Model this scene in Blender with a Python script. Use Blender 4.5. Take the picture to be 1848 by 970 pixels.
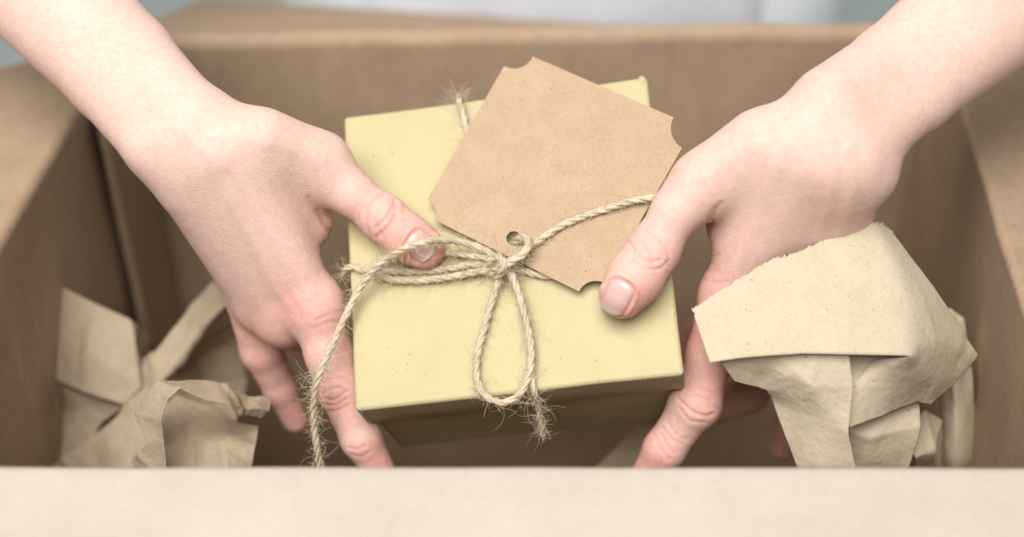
import bpy, bmesh, math, random
import numpy as np
from mathutils import Vector, Matrix, noise
random.seed(7); np.random.seed(7)
for o in list(bpy.data.objects): bpy.data.objects.remove(o)
SC = bpy.context.scene; COL = SC.collection
# ------------------------------------------------------------------ camera, world, light
PITCH = math.radians(38.5); F = 1848*50/36.0
CAM = np.array([0.0, -0.342, 0.61])
RT = np.array([1.0, 0, 0]); UP = np.array([0, math.sin(PITCH), math.cos(PITCH)]); FW = np.array([0, math.cos(PITCH), -math.sin(PITCH)])
cd = bpy.data.cameras.new('camera'); cam = bpy.data.objects.new('camera', cd); COL.objects.link(cam)
cam.location = CAM; cam.rotation_euler = (math.pi/2-PITCH, 0, 0)
cd.lens = 50; cd.sensor_width = 36; cd.clip_start = 0.02; cd.clip_end = 60
cd.dof.use_dof = True; cd.dof.focus_distance = 0.558; cd.dof.aperture_fstop = 3.3
SC.camera = cam
w = bpy.data.worlds.new('World'); SC.world = w; w.use_nodes = True
bg = w.node_tree.nodes['Background']; bg.inputs[0].default_value = (0.93, 0.96, 1.0, 1); bg.inputs[1].default_value = 0.185
def area(name, loc, target, size, energy, col):
    l = bpy.data.lights.new(name, 'AREA'); l.shape = 'RECTANGLE'; l.size = size[0]; l.size_y = size[1]; l.energy = energy; l.color = col
    o = bpy.data.objects.new(name, l); COL.objects.link(o); o.location = loc
    o.rotation_euler = (Vector(target)-Vector(loc)).to_track_quat('-Z', 'Y').to_euler(); return o
area('window_light', (-0.36, -0.86, 2.06), (0.0, 0.12, 0.25), (1.6, 1.4), 53.5, (1.0, 0.985, 0.965))
SC.view_settings.view_transform = 'Standard'; SC.view_settings.look = 'None'; SC.view_settings.gamma = 1
SC.view_settings.exposure = 0.6
SC.cycles.max_bounces = 8; SC.cycles.diffuse_bounces = 3

# ------------------------------------------------------------------ helpers
def U(px, py, Z):                       # a point seen at (px, py) at distance Z along the view
    return CAM + Z*(RT*((px-924)/F) + UP*((485-py)/F) + FW)
def proj(P):
    d = P-CAM; z = d@FW
    return 924+F*(d@RT)/z, 485-F*(d@UP)/z, z
def ray_plane(px, py, p0, n):
    d = RT*((px-924)/F) + UP*((485-py)/F) + FW
    return CAM + d*(np.dot(p0-CAM, n)/np.dot(d, n))
def link(name, me, mat=None, parent=None):
    o = bpy.data.objects.new(name, me); COL.objects.link(o)
    if mat is not None:
        me.materials.clear(); me.materials.append(mat)
    if parent is not None: o.parent = parent
    return o
def mesh_from(name, verts, faces, smooth=False):
    me = bpy.data.meshes.new(name); me.from_pydata([tuple(map(float, v)) for v in verts], [], faces); me.update()
    if smooth: me.polygons.foreach_set('use_smooth', [True]*len(me.polygons))
    return me
def from_bm(name, bm, mat, parent=None, smooth=True):
    me = bpy.data.meshes.new(name); bm.normal_update(); bm.to_mesh(me); bm.free()
    if smooth: me.polygons.foreach_set('use_smooth', [True]*len(me.polygons))
    return link(name, me, mat, parent)
def thing(name, label, cat, loc=(0, 0, 0), group=None):
    o = bpy.data.objects.new(name, None); COL.objects.link(o); o.empty_display_size = 0.02
    o.location = loc; o['label'] = label; o['category'] = cat
    if group: o['group'] = group
    return o
def tag(o, label, cat, group=None):
    o['label'] = label; o['category'] = cat
    if group: o['group'] = group
    return o
def keep_world(o, parent):              # parent without moving
    o.parent = parent; o.matrix_parent_inverse = Matrix.Translation(-Vector(parent.location)); return o

# ------------------------------------------------------------------ materials
def new_mat(name):
    m = bpy.data.materials.new(name); m.use_nodes = True
    return m, m.node_tree, m.node_tree.nodes['Principled BSDF']
def N(nt, t, **kw):
    n = nt.nodes.new(t)
    for k, v in kw.items():
        if k in n.inputs.keys(): n.inputs[k].default_value = v
        else: setattr(n, k, v)
    return n
def tex_noise(nt, co, scale, detail=4, rough=0.55, sc3=None):
    n = N(nt, 'ShaderNodeTexNoise'); n.inputs['Scale'].default_value = scale; n.inputs['Detail'].default_value = detail; n.inputs['Roughness'].default_value = rough
    if sc3:
        mp = N(nt, 'ShaderNodeMapping'); mp.inputs['Scale'].default_value = sc3; nt.links.new(co, mp.inputs['Vector']); co = mp.outputs['Vector']
    nt.links.new(co, n.inputs['Vector']); return n.outputs['Fac']
def ramp(nt, fac, stops):
    r = N(nt, 'ShaderNodeValToRGB'); e = r.color_ramp.elements
    while len(e) < len(stops): e.new(0.5)
    for el, (p, c) in zip(e, stops): el.position = p; el.color = (*c, 1) if len(c) == 3 else c
    nt.links.new(fac, r.inputs['Fac']); return r.outputs['Color']
def mix(nt, fac, a, b, mode='MIX'):
    m = N(nt, 'ShaderNodeMix', data_type='RGBA', blend_type=mode)
    for sock, v in ((m.inputs['Factor'], fac), (m.inputs['A'], a), (m.inputs['B'], b)):
        pass
    def put(s, v):
        if hasattr(v, 'is_linked') or hasattr(v, 'links'): nt.links.new(v, s)
        else: s.default_value = v if not isinstance(v, tuple) else ((*v, 1) if len(v) == 3 else v)
    put(m.inputs[0], fac); put(m.inputs[6], a); put(m.inputs[7], b)
    return m.outputs[2]
def bump(nt, bsdf, hts, dist):
    prev = None
    for h, s in hts:
        b = N(nt, 'ShaderNodeBump'); b.inputs['Strength'].default_value = s; b.inputs['Distance'].default_value = dist
        nt.links.new(h, b.inputs['Height'])
        if prev: nt.links.new(prev, b.inputs['Normal'])
        prev = b.outputs['Normal']
    nt.links.new(prev, bsdf.inputs['Normal'])
def coords(nt): return N(nt, 'ShaderNodeTexCoord').outputs['Object']
def fibre_mat(name, base, dark, light, fleck=None, mott=(70, 420), stretch=None, bump_s=0.25, rough=0.85, contrast=1.0, fleck_scale=420, fleck_t=0.725, grain=.5):
    m, nt, b = new_mat(name); co = coords(nt)
    n1 = tex_noise(nt, co, mott[0], 5, 0.6); n2 = tex_noise(nt, co, mott[1]*1.7, 3, 0.7, stretch); n3 = tex_noise(nt, co, 1500, 2, 0.6)
    fleck_scale = fleck_scale*2.1
    c = ramp(nt, n1, [(0.5-.22/contrast, dark), (0.5, base), (0.5+.22/contrast, light)])
    c2 = ramp(nt, n2, [(0.34, tuple(x*.97 for x in dark)), (0.5, base), (0.66, tuple(x*1.02 for x in light))])
    c = mix(nt, grain, c, c2)
    if fleck:
        f = tex_noise(nt, co, fleck_scale, 1.0, 0.4, (1, 1, 1)); fm = ramp(nt, f, [(fleck_t, (0, 0, 0)), (fleck_t+.025, (1, 1, 1))])
        g = tex_noise(nt, co, 330, 0); gm = ramp(nt, g, [(0.5, (0, 0, 0)), (0.6, (1, 1, 1))])
        mm = mix(nt, 1.0, fm, gm, 'MULTIPLY')
        sep = N(nt, 'ShaderNodeSeparateColor'); nt.links.new(mm, sep.inputs[0])
        c = mix(nt, sep.outputs[0], c, fleck)
    nt.links.new(c, b.inputs['Base Color']); b.inputs['Roughness'].default_value = rough
    b.inputs['Specular IOR Level'].default_value = 0.25
    bump(nt, b, [(n2, bump_s), (n3, bump_s*.6)], 0.0006)
    return m
M = {}
M['board'] = fibre_mat('kraft_board', (.375, .264, .174), (.328, .225, .146), (.422, .306, .203), (.14, .09, .06), mott=(45, 330), stretch=(1, 1, .35), fleck_scale=260)
M['board_lit'] = fibre_mat('kraft_board_lit', (.47, .405, .335), (.43, .368, .302), (.51, .442, .368), mott=(22, 300), grain=.3, bump_s=.15)  # same kraft; strong light and overexposure on the front flap painted into its colour
M['lid'] = fibre_mat('olive_card', (.505, .43, .238), (.48, .408, .222), (.53, .452, .256), (.26, .17, .06), mott=(40, 560), grain=.3, bump_s=.10, rough=.62, fleck_scale=420, fleck_t=.745)
M['tagcard'] = fibre_mat('tag_card', (.445, .315, .20), (.40, .275, .17), (.49, .36, .235), (.25, .15, .08), mott=(90, 620), stretch=(1, .6, 1), bump_s=.15, rough=.8, fleck_scale=520)
M['paper'] = fibre_mat('packing_paper', (.53, .44, .312), (.48, .39, .272), (.58, .485, .352), (.25, .18, .11), mott=(80, 520), bump_s=.2, rough=.72, fleck_scale=420)
def twine_mat():
    m, nt, b = new_mat('jute'); co = coords(nt)
    n1 = tex_noise(nt, co, 160, 4, .6); n2 = tex_noise(nt, co, 1400, 3, .7)
    c = ramp(nt, n1, [(.3, (.44, .31, .185)), (.5, (.60, .49, .34)), (.68, (.72, .64, .48))])
    c = mix(nt, .35, c, ramp(nt, n2, [(.3, (.30, .205, .12)), (.6, (.70, .61, .46))]))
    nt.links.new(c, b.inputs['Base Color']); b.inputs['Roughness'].default_value = .75
    bump(nt, b, [(n2, .6)], .0006); return m
M['jute'] = twine_mat()
def add_flutes(m, col, amt):
    nt = m.node_tree; b = nt.nodes['Principled BSDF']; co = coords(nt)
    f = tex_noise(nt, co, 1.0, 2, .5, (130, 130, 5)); st = tex_noise(nt, co, 7, 4, .6)
    lk = b.inputs['Base Color'].links[0].from_socket
    c = mix(nt, amt, lk, ramp(nt, f, [(.3, (.72, .72, .72)), (.7, (1.22, 1.22, 1.22))]), 'MULTIPLY')
    c = mix(nt, .35, c, ramp(nt, st, [(.3, (.80, .78, .76)), (.6, (1.1, 1.1, 1.1))]), 'MULTIPLY')
    nt.links.new(c, b.inputs['Base Color'])
    bp = N(nt, 'ShaderNodeBump'); bp.inputs['Strength'].default_value = .35; bp.inputs['Distance'].default_value = .0012
    nt.links.new(f, bp.inputs['Height']); old = b.inputs['Normal'].links[0].from_socket
    nt.links.new(old, bp.inputs['Normal']); nt.links.new(bp.outputs['Normal'], b.inputs['Normal'])
def plain(name, col, rough=.8, nscale=None, amp=.06):
    m, nt, b = new_mat(name); co = coords(nt)
    n = tex_noise(nt, co, nscale or 12, 4)
    c = ramp(nt, n, [(.3, tuple(x*(1-amp) for x in col)), (.7, tuple(min(1, x*(1+amp)) for x in col))])
    nt.links.new(c, b.inputs['Base Color']); b.inputs['Roughness'].default_value = rough; return m
add_flutes(M['board'], None, .16)
M['paper_brown'] = fibre_mat('packing_paper_brown', (.37, .285, .195), (.32, .24, .16), (.42, .33, .23), (.22, .15, .09), mott=(80, 520), bump_s=.25, rough=.75)
M['hair'] = plain('jute_fibre', (.74, .62, .42), .6, 300, .15)
M['floor'] = plain('floor_grey_green', (.62, .69, .65), .7, 6)
M['table'] = plain('table_grey_green', (.36, .40, .375), .6, 9)
M['white'] = plain('white_cotton', (.90, .93, .96), .9, 14)
M['grey'] = plain('grey_cotton', (.82, .825, .87), .9, 10, .16)
def skin_mat():
    m, nt, b = new_mat('skin'); co = coords(nt)
    at = N(nt, 'ShaderNodeAttribute'); at.attribute_name = 'redness'
    n1 = tex_noise(nt, co, 55, 5, .6); n2 = tex_noise(nt, co, 380, 4, .65)
    base = ramp(nt, n1, [(.28, (.70, .435, .355)), (.5, (.73, .475, .392)), (.72, (.75, .51, .425))])
    base = mix(nt, .42, base, ramp(nt, n2, [(.3, (.655, .405, .325)), (.7, (.765, .585, .495))]))
    red = ramp(nt, n2, [(.3, (.60, .25, .20)), (.7, (.69, .34, .28))])
    c = mix(nt, at.outputs['Fac'], base, red)
    sp = tex_noise(nt, co, 420, 1, .3); spm = ramp(nt, sp, [(.745, (0, 0, 0)), (.77, (1, 1, 1))])
    sep = N(nt, 'ShaderNodeSeparateColor'); nt.links.new(spm, sep.inputs[0])
    mu = N(nt, 'ShaderNodeMath', operation='MULTIPLY'); nt.links.new(sep.outputs[0], mu.inputs[0]); mu.inputs[1].default_value = .22
    c = mix(nt, mu.outputs[0], c, (.55, .25, .17))
    nt.links.new(c, b.inputs['Base Color']); b.inputs['Roughness'].default_value = .56
    b.inputs['Specular IOR Level'].default_value = .30
    b.inputs['Subsurface Weight'].default_value = .14; b.inputs['Subsurface Radius'].default_value = (1, .4, .25); b.inputs['Subsurface Scale'].default_value = .004
    vo = N(nt, 'ShaderNodeTexVoronoi', feature='DISTANCE_TO_EDGE'); vo.inputs['Scale'].default_value = 780
    mp = N(nt, 'ShaderNodeMapping'); mp.inputs['Scale'].default_value = (1, .62, 1); mp.inputs['Rotation'].default_value = (0, 0, .6)
    nt.links.new(co, mp.inputs['Vector']); nt.links.new(mp.outputs['Vector'], vo.inputs['Vector'])
    r = ramp(nt, vo.outputs['Distance'], [(0, (0, 0, 0)), (.16, (1, 1, 1))])
    n3 = tex_noise(nt, co, 150, 5, .6)
    bump(nt, b, [(r, .17), (n3, .34)], .0006); return m
M['skin'] = skin_mat()
def nail_mat():
    m, nt, b = new_mat('nail'); at = N(nt, 'ShaderNodeAttribute'); at.attribute_name = 'along'
    c = ramp(nt, at.outputs['Fac'], [(0.0, (.62, .40, .35)), (.10, (.65, .465, .42)), (.24, (.64, .445, .40)), (.36, (.62, .385, .34)), (.82, (.61, .37, .325)), (.87, (.66, .50, .42)), (1, (.64, .49, .41))])
    nt.links.new(c, b.inputs['Base Color']); b.inputs['Roughness'].default_value = .28; b.inputs['Specular IOR Level'].default_value = .5
    b.inputs['Subsurface Weight'].default_value = .1; b.inputs['Subsurface Scale'].default_value = .002
    return m
M['nail'] = nail_mat()

# ------------------------------------------------------------------ setting
def quad_plane(name, x0, x1, y0, y1, z, mat):
    return link(name, mesh_from(name, [(x0, y0, z), (x1, y0, z), (x1, y1, z), (x0, y1, z)], [(0, 1, 2, 3)]), mat)
fl = quad_plane('floor', -25, 25, -25, 25, -0.86, M['floor']); fl['kind'] = 'structure'
bm = bmesh.new(); bmesh.ops.create_cube(bm, size=1)
for v in bm.verts: v.co = Vector((v.co.x*1.5, v.co.y*.62+.07, -.128+v.co.z*.036))
bmesh.ops.bevel(bm, geom=bm.edges[:], offset=.004, segments=2, affect='EDGES')
tb = thing('table', 'pale grey green table top under the big cardboard box', 'table', (0, .07, -.86))
keep_world(from_bm('tabletop', bm, M['table'], None, False), tb)
for sx in (-.68, .68):
    for sy in (-.18, .32):
        bm = bmesh.new(); bmesh.ops.create_cube(bm, size=1)
        for v in bm.verts: v.co = Vector((sx+v.co.x*.05, sy+v.co.y*.05, -.503+v.co.z*.714))
        keep_world(from_bm('leg', bm, M['table'], None, False), tb)

# ------------------------------------------------------------------ cardboard box
RIMZ = .25; BOT = -.11
def rim(px, py): return ray_plane(px, py, np.array([0, 0, RIMZ]), np.array([0, 0, 1.0]))
BL, BR, FL, FR = rim(213, 74), rim(1690, 52), rim(-237, 834), rim(1935, 836)
cbox = thing('cardboard_box', 'large open brown cardboard box with its four flaps folded outwards', 'box', (0, .15, BOT))
def sheet_grid(name, rows, thick, mat, parent, wob=.0006, off=-1, smooth=True):
    """rows: list of rows of points; solid sheet of the given thickness"""
    rows = [np.array(r) for r in rows]; nr, nc = len(rows), len(rows[0])
    V = np.concatenate(rows)
    V = np.array([v+np.array(noise.noise_vector(Vector(v*25)))*wob for v in V])
    faces = [(i*nc+j, i*nc+j+1, (i+1)*nc+j+1, (i+1)*nc+j) for i in range(nr-1) for j in range(nc-1)]
    o = link(name, mesh_from(name, V, faces, smooth), mat); keep_world(o, parent)
    s = o.modifiers.new('thickness', 'SOLIDIFY'); s.thickness = thick; s.offset = off; s.use_even_offset = False
    o.modifiers.new('edges', 'EDGE_SPLIT').split_angle = math.radians(50)
    return o
TH = .0045
def lerp(a, b, t): return a+(b-a)*t
def panel_and_flap(pname, fname, A, B, outw, phiA, phiB, L, r=.006, bot_in=0.0, ncol=40, fmat=None, skewA=0, skewB=0):
    """inner rim from A to B; the wall drops to the bottom; the flap bends outwards over radius r and slopes phi below level"""
    outw = np.array(outw, float); ts = np.linspace(0, 1, ncol)
    rows = []
    for h in np.linspace(BOT+.006, RIMZ-r, 22):
        rows.append([lerp(A, B, t)*np.array([1, 1, 0])+np.array([0, 0, h]) for t in ts])
    keep = sheet_grid(pname, rows, TH, M['board'], cbox, .0010 if outw[1] >= 0 else .0005)
    rows = []
    nA = 8
    for k in range(nA+1):
        row = []
        for t in ts:
            ph = lerp(phiA, phiB, t); a = (math.pi/2+ph)*k/nA
            row.append(lerp(A, B, t)*np.array([1, 1, 0])+outw*(r*(1-math.cos(a)))+np.array([0, 0, RIMZ-r+r*math.sin(a)]))
        rows.append(row)
    for s in np.linspace(.02, 1, 14):
        row = []
        for t, base in zip(ts, rows[nA]):
            ph = lerp(phiA, phiB, t)
            d = outw*math.cos(ph)-np.array([0, 0, 1])*math.sin(ph)
            sk = lerp(A, B, 1)-A; sk = sk/np.linalg.norm(sk)
            row.append(base+d*L*s+sk*(lerp(skewA, skewB, t)*s))
        rows.append(row)
    return keep, sheet_grid(fname, rows, TH, fmat or M['board'], cbox, .0010 if outw[1] >= 0 else .0005)
panel_and_flap('back_panel', 'back_flap', BL, BR, (0, 1, 0), math.radians(21), math.radians(33), .15, skewA=.012, skewB=-.012)
panel_and_flap('left_panel', 'left_flap', FL, BL, (-1, 0, 0), math.radians(10), math.radians(14), .15, r=.005, skewA=.01, skewB=-.008)
panel_and_flap('right_panel', 'right_flap', BR, FR, (1, 0, 0), math.radians(14), math.radians(8), .15, r=.003, skewA=.01, skewB=-.01)
panel_and_flap('front_panel', 'front_flap', FR, FL, (0, -1, 0), math.radians(18), math.radians(18), .15, r=.004, skewA=.01, skewB=-.01, fmat=M['board_lit'])
rows = [[lerp(lerp(FL, FR, a), lerp(BL, BR, a), b)*np.array([1, 1, 0])+np.array([0, 0, BOT+.008]) for a in np.linspace(-.0, 1.0, 12)] for b in np.linspace(0, 1, 10)]
sheet_grid('bottom_panel', rows, TH, M['board'], cbox, .0006)
# glue tab folded inside the left wall by the back corner
d = (FL-BL)/np.linalg.norm(FL-BL); inn = np.array([.94, .34, 0])
rows = []
for h in np.linspace(BOT+.01, RIMZ-.010, 14):
    rows.append([BL*np.array([1, 1, 0])+d*s+np.array([.0052+.0012*math.sin(s*30), 0, h]) for s in np.linspace(.006, .058, 6)])
sheet_grid('glue_tab', rows, .004, M['board'], cbox, .0006, 0)

# ------------------------------------------------------------------ gift box
LR = (lambda r: (lambda t: (lambda k: np.eye(3)+math.sin(t)*k+(1-math.cos(t))*k@k)(np.array([[0, -r[2]/t, r[1]/t], [r[2]/t, 0, -r[0]/t], [-r[1]/t, r[0]/t, 0]])))(np.linalg.norm(r)))(np.array([.3677519, .1202405, .10066333]))
CV = np.stack([RT, UP, FW], 1)           # view axes in the world
LT = CAM + CV@np.array([-.00274927, .01212402, .57688976])
LU, LV, LN = CV@LR[:, 0], CV@LR[:, 1], -(CV@LR[:, 2])
W2, RIMH, BOXH = .065, .0198, .073
def lid(u, v, n): return LT+LU*u+LV*v+LN*n
def L(px, py, h=0.0): return ray_plane(px, py, LT+LN*h, LN)
def lid_uv(P): return np.dot(P-LT, LU), np.dot(P-LT, LV), np.dot(P-LT, LN)
gift = thing('gift_box', 'small olive yellow card gift box with a lid, tied with twine', 'gift box', tuple(lid(0, 0, -BOXH)))
def shell(name, hw, hd, ztop, zbot, mat, parent, rad, open_bottom=True, wob=.0004, closed_top=True):
    bm = bmesh.new(); bmesh.ops.create_cube(bm, size=1)
    for v in bm.verts:
        v.co = Vector((v.co.x*2*hw, v.co.y*2*hd, ztop if v.co.z > 0 else zbot))
    kill = [f for f in bm.faces if (f.normal.z < -.5 and open_bottom) or (f.normal.z > .5 and not closed_top)]
    bmesh.ops.delete(bm, geom=kill, context='FACES')
    es = [e for e in bm.edges if len(e.link_faces) == 2]
    bmesh.ops.bevel(bm, geom=es, offset=rad, segments=4, profile=.5, affect='EDGES')
    for k in range(3):
        bmesh.ops.subdivide_edges(bm, edges=[e for e in bm.edges if e.calc_length() > .012], cuts=1, use_grid_fill=True)
    bmesh.ops.triangulate(bm, faces=[f for f in bm.faces if len(f.verts) > 4])
    for v in bm.verts:
        q = v.co.copy(); s = noise.noise_vector(q*30)*wob
        v.co = Vector(lid(q.x+s.x, q.y+s.y, q.z+s.z))
    o = from_bm(name, bm, mat); keep_world(o, parent)
    md = o.modifiers.new('thickness', 'SOLIDIFY'); md.thickness = .0013; md.offset = -1
    md = o.modifiers.new('wn', 'WEIGHTED_NORMAL'); md.keep_sharp = False
    return o
lido = shell('lid', W2, W2, 0, -RIMH, M['lid'], gift, .0019)
# closed tray below: open at the top, floor at the bottom
bm = bmesh.new()
base = shell('base', W2-.0036, W2-.0036, -BOXH, -.004, M['lid'], gift, .0016)
# folded paper wrap at the lid corners
def plate(name, pts, t, nrm, mat, parent):
    bm = bmesh.new(); n = Vector(nrm)
    vs = [bm.verts.new(Vector(p)) for p in pts]; f = bm.faces.new(vs)
    r = bmesh.ops.extrude_face_region(bm, geom=[f])
    for v in r['geom']:
        if isinstance(v, bmesh.types.BMVert): v.co += n*t
    bmesh.ops.recalc_face_normals(bm, faces=bm.faces[:])
    return keep_world(from_bm(name, bm, mat, None, False), parent)
for (a, b2) in ((.0595, .0632), (-.0638, -.0622)):
    y = -W2-.0001
    plate('corner_fold', [lid(a, y, -.0036), lid(b2, y, -.0034), lid(b2, y, -RIMH+.0003), lid(a+.0006, y, -RIMH+.0003)], .00010, -LV, M['lid'], lido).matrix_parent_inverse = Matrix.Identity(4)
bm = bmesh.new(); bmesh.ops.create_uvsphere(bm, u_segments=10, v_segments=8, radius=.0022)
for v in bm.verts: v.co = Vector(lid(W2-.0024+v.co.x*.9, W2-.0018+v.co.y*1.5, -.0016+v.co.z))
o = from_bm('corner_fold', bm, M['lid'], lido); o.matrix_parent_inverse = Matrix.Identity(4)
for o in lido.children: o.matrix_parent_inverse = (Matrix.Translation(-Vector(gift.location))@Matrix.Translation(Vector(gift.location))).inverted()

# ------------------------------------------------------------------ gift tag
def tagh(px, py):                        # height of the tag above the lid
    t = ((px-900)*.35+(500-py)*.94)/400
    return .0046+.0065*max(t, -.2)+.0015*math.sin(max(0, t)*2.2)
poly = []
def arc(c, a, b, n=9):
    a0 = math.atan2(a[1]-c[1], a[0]-c[0]); a1 = math.atan2(b[1]-c[1], b[0]-c[0])
    while a1-a0 > math.pi: a1 -= 2*math.pi
    while a1-a0 < -math.pi: a1 += 2*math.pi
    ra, rb = math.hypot(a[0]-c[0], a[1]-c[1]), math.hypot(b[0]-c[0], b[1]-c[1])
    return [(c[0]+lerp(ra, rb, t)*math.cos(lerp(a0, a1, t)), c[1]+lerp(ra, rb, t)*math.sin(lerp(a0, a1, t))) for t in np.linspace(0, 1, n)]
for c, a, b in (((928, 88), (910, 120), (962, 103)), ((1250, 228), (1216, 213), (1231, 268)), ((1074, 541), (1092, 512), (1045, 527)), ((753, 382), (785, 398), (772, 360))):
    poly += arc(c, a, b)
hole = [(927+13*math.cos(t), 431-13*math.sin(t)) for t in np.linspace(0, 2*math.pi, 24, endpoint=False)]
bm = bmesh.new()
def ring(pts):
    vs = [bm.verts.new(Vector((p[0], -p[1], 0))) for p in pts]
    return [bm.edges.new((vs[i], vs[(i+1) % len(vs)])) for i in range(len(vs))]
es = ring(poly)+ring(hole)
bmesh.ops.triangle_fill(bm, edges=es, use_beauty=True)
for k in range(3):
    bmesh.ops.subdivide_edges(bm, edges=[e for e in bm.edges if e.calc_length() > 40], cuts=1)
    bmesh.ops.triangulate(bm, faces=bm.faces[:])
for v in bm.verts:
    v.co = Vector(L(v.co.x, -v.co.y, tagh(v.co.x, -v.co.y)))
bmesh.ops.recalc_face_normals(bm, faces=bm.faces[:])
tg = from_bm('gift_tag', bm, M['tagcard'], None, False)
md = tg.modifiers.new('thickness', 'SOLIDIFY'); md.thickness = .0006; md.offset = 0
tag(tg, 'blank brown kraft gift tag with scooped corners and a punched hole, on the gift box', 'gift tag')

# ------------------------------------------------------------------ twine
def catmull(P, step=.0009):
    P = np.array(P); Q = np.vstack([2*P[0]-P[1], P, 2*P[-1]-P[-2]]); out = []
    for i in range(1, len(Q)-2):
        p0, p1, p2, p3 = Q[i-1:i+3]
        n = max(2, int(np.linalg.norm(p2-p1)/step))
        for t in np.linspace(0, 1, n, endpoint=False):
            out.append(.5*((2*p1)+(-p0+p2)*t+(2*p0-5*p1+4*p2-p3)*t*t+(-p0+3*p1-3*p2+p3)*t**3))
    out.append(Q[-2]); return np.array(out)
def frames(C):
    T = np.gradient(C, axis=0); T /= np.linalg.norm(T, axis=1)[:, None]+1e-12
    n = np.cross(T[0], [0.3, .2, 1]); n /= np.linalg.norm(n); A = []
    for t in T:
        n = n-t*np.dot(n, t); n /= np.linalg.norm(n); A.append(n)
    A = np.array(A); return T, A, np.cross(T, A)
def tube(C, R, seg, V, Fc, cap=True):
    T, A, B = frames(C); base = len(V); n = len(C); R = np.broadcast_to(R, n)
    an = np.linspace(0, 2*np.pi, seg, endpoint=False)
    for i in range(n):
        for a in an: V.append(C[i]+(A[i]*math.cos(a)+B[i]*math.sin(a))*R[i])
    for i in range(n-1):
        for j in range(seg):
            k = (j+1) % seg
            Fc.append((base+i*seg+j, base+i*seg+k, base+(i+1)*seg+k, base+(i+1)*seg+j))
    if cap:
        Fc.append(tuple(base+j for j in reversed(range(seg)))); Fc.append(tuple(base+(n-1)*seg+j for j in range(seg)))
tw = thing('twine', 'rough jute twine tied in a bow around the olive gift box', 'twine', tuple(lid(0, 0, .002)))
HV, HF = [], []
def hair(p, d, ln, r=.000072):
    c = [p]; d = d/np.linalg.norm(d); n = 6
    bend = np.random.normal(size=3)*.42
    for k in range(n):
        c.append(c[-1]+d*ln/n); d = d+bend*.5+np.random.normal(size=3)*.12; d /= np.linalg.norm(d)
    tube(np.array(c), np.linspace(r, r*.4, n+1), 3, HV, HF, False)
def twine(name, pts, rad=.00142, ply=3, pitch=.0145, fuzz=1300, fray=0):
    C = catmull(pts); T, A, B = frames(C)
    s = np.r_[0, np.cumsum(np.linalg.norm(np.diff(C, axis=0), axis=1))]
    V, Fc = [], []; rs = rad*.60
    for p in range(ply):
        ph = 2*np.pi*(s/pitch+p/ply)+.35*np.array([noise.noise(Vector((x*90, p, 1))) for x in s])
        off = rad*.46*(1+.16*np.array([noise.noise(Vector((x*120, p+9, 2))) for x in s]))
        D = C+(A*np.cos(ph)[:, None]+B*np.sin(ph)[:, None])*off[:, None]
        rr = rs*(1+.20*np.array([noise.noise(Vector((x*150, p*7, 5))) for x in s]))
        tube(D, rr, 8, V, Fc)
        # loose yarn filaments laid along each ply
        for q in range(6):
            ph2 = ph+np.random.rand()*6.28+s*2*np.pi/.006
            D2 = D+(A*np.cos(ph2*1.0+q*2)[:, None]+B*np.sin(ph2+q*2)[:, None])*(rr*(.93+.12*np.sin(s*700+q*5)))[:, None]
            tube(D2[::2], .00017+.00005*q/3, 4, V, Fc)
    o = link(name, mesh_from(name, V, Fc, True), M['jute']); keep_world(o, tw)
    nh = int(fuzz*s[-1]*3.2)
    for k in range(nh):
        i = np.random.randint(len(C)); a = np.random.rand()*6.283
        r = A[i]*math.cos(a)+B[i]*math.sin(a)
        d = r*(.25+np.random.rand()*.9)+T[i]*np.random.normal()*1.0
        hair(C[i]+r*rad*.9, d, np.random.choice([.002, .0045, .008, .013], p=[.40, .34, .18, .08]))
    return C
mm = .001
uL, vL, _ = lid_uv(L(628, 487)); 
bandL = [lid(-W2-.0035, vL-.004, -.035), lid(-W2-.0032, vL-.001, -.012), lid(-W2-.0022, vL, -.001), lid(-W2+.002, vL, .0026), L(660, 488, 1.7*mm), L(720, 491, 1.6*mm), L(790, 488, 1.6*mm), L(850, 478, 3*mm), L(905, 477, 4*mm)]
twine('wrap_band', bandL)
uR, vR, _ = lid_uv(L(1210, 425))
twine('wrap_band', [L(908, 480, 4*mm), L(945, 489, 2.6*mm), L(1000, 499, 2.2*mm), L(1110, 480, 2.2*mm), lid(W2-.003, vR, .0025), lid(W2+.0022, vR, -.001), lid(W2+.0030, vR, -.010)], fuzz=500)
uT, vT, _ = lid_uv(L(829, 178))
twine('wrap_band', [lid(uT-.001, W2+.0034, -.035), lid(uT-.0005, W2+.0032, -.012), lid(uT, W2+.0022, -.001), lid(uT+.0004, W2-.002, .0026), L(840, 222, 2.4*mm), L(858, 300, 2.2*mm), L(885, 400, 2.2*mm), L(906, 470, 3*mm)])
twine('bow_loop', [L(912, 476, 6*mm), L(903, 500, 5*mm), L(892, 530, 3.5*mm), L(875, 590, 3*mm), L(861, 645, 3*mm), L(862, 690, 3*mm), L(880, 717, 3*mm), L(908, 727, 2.5*mm), L(936, 713, 3*mm), L(952, 685, 4*mm), L(959, 640, 5*mm), L(951, 585, 5.5*mm), L(936, 530, 6*mm), L(922, 492, 7*mm)], fuzz=1100)
twine('bow_loop', [L(900, 484, 4*mm), L(850, 493, 4*mm), L(800, 502, 3.5*mm), L(745, 507, 3*mm), L(695, 502, 4*mm), L(672, 489, 5.5*mm), L(684, 472, 6.5*mm), L(720, 463, 5*mm), L(770, 459, 4*mm), L(815, 457, 4.5*mm), L(860, 463, 6*mm), L(900, 470, 7*mm)])
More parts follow.
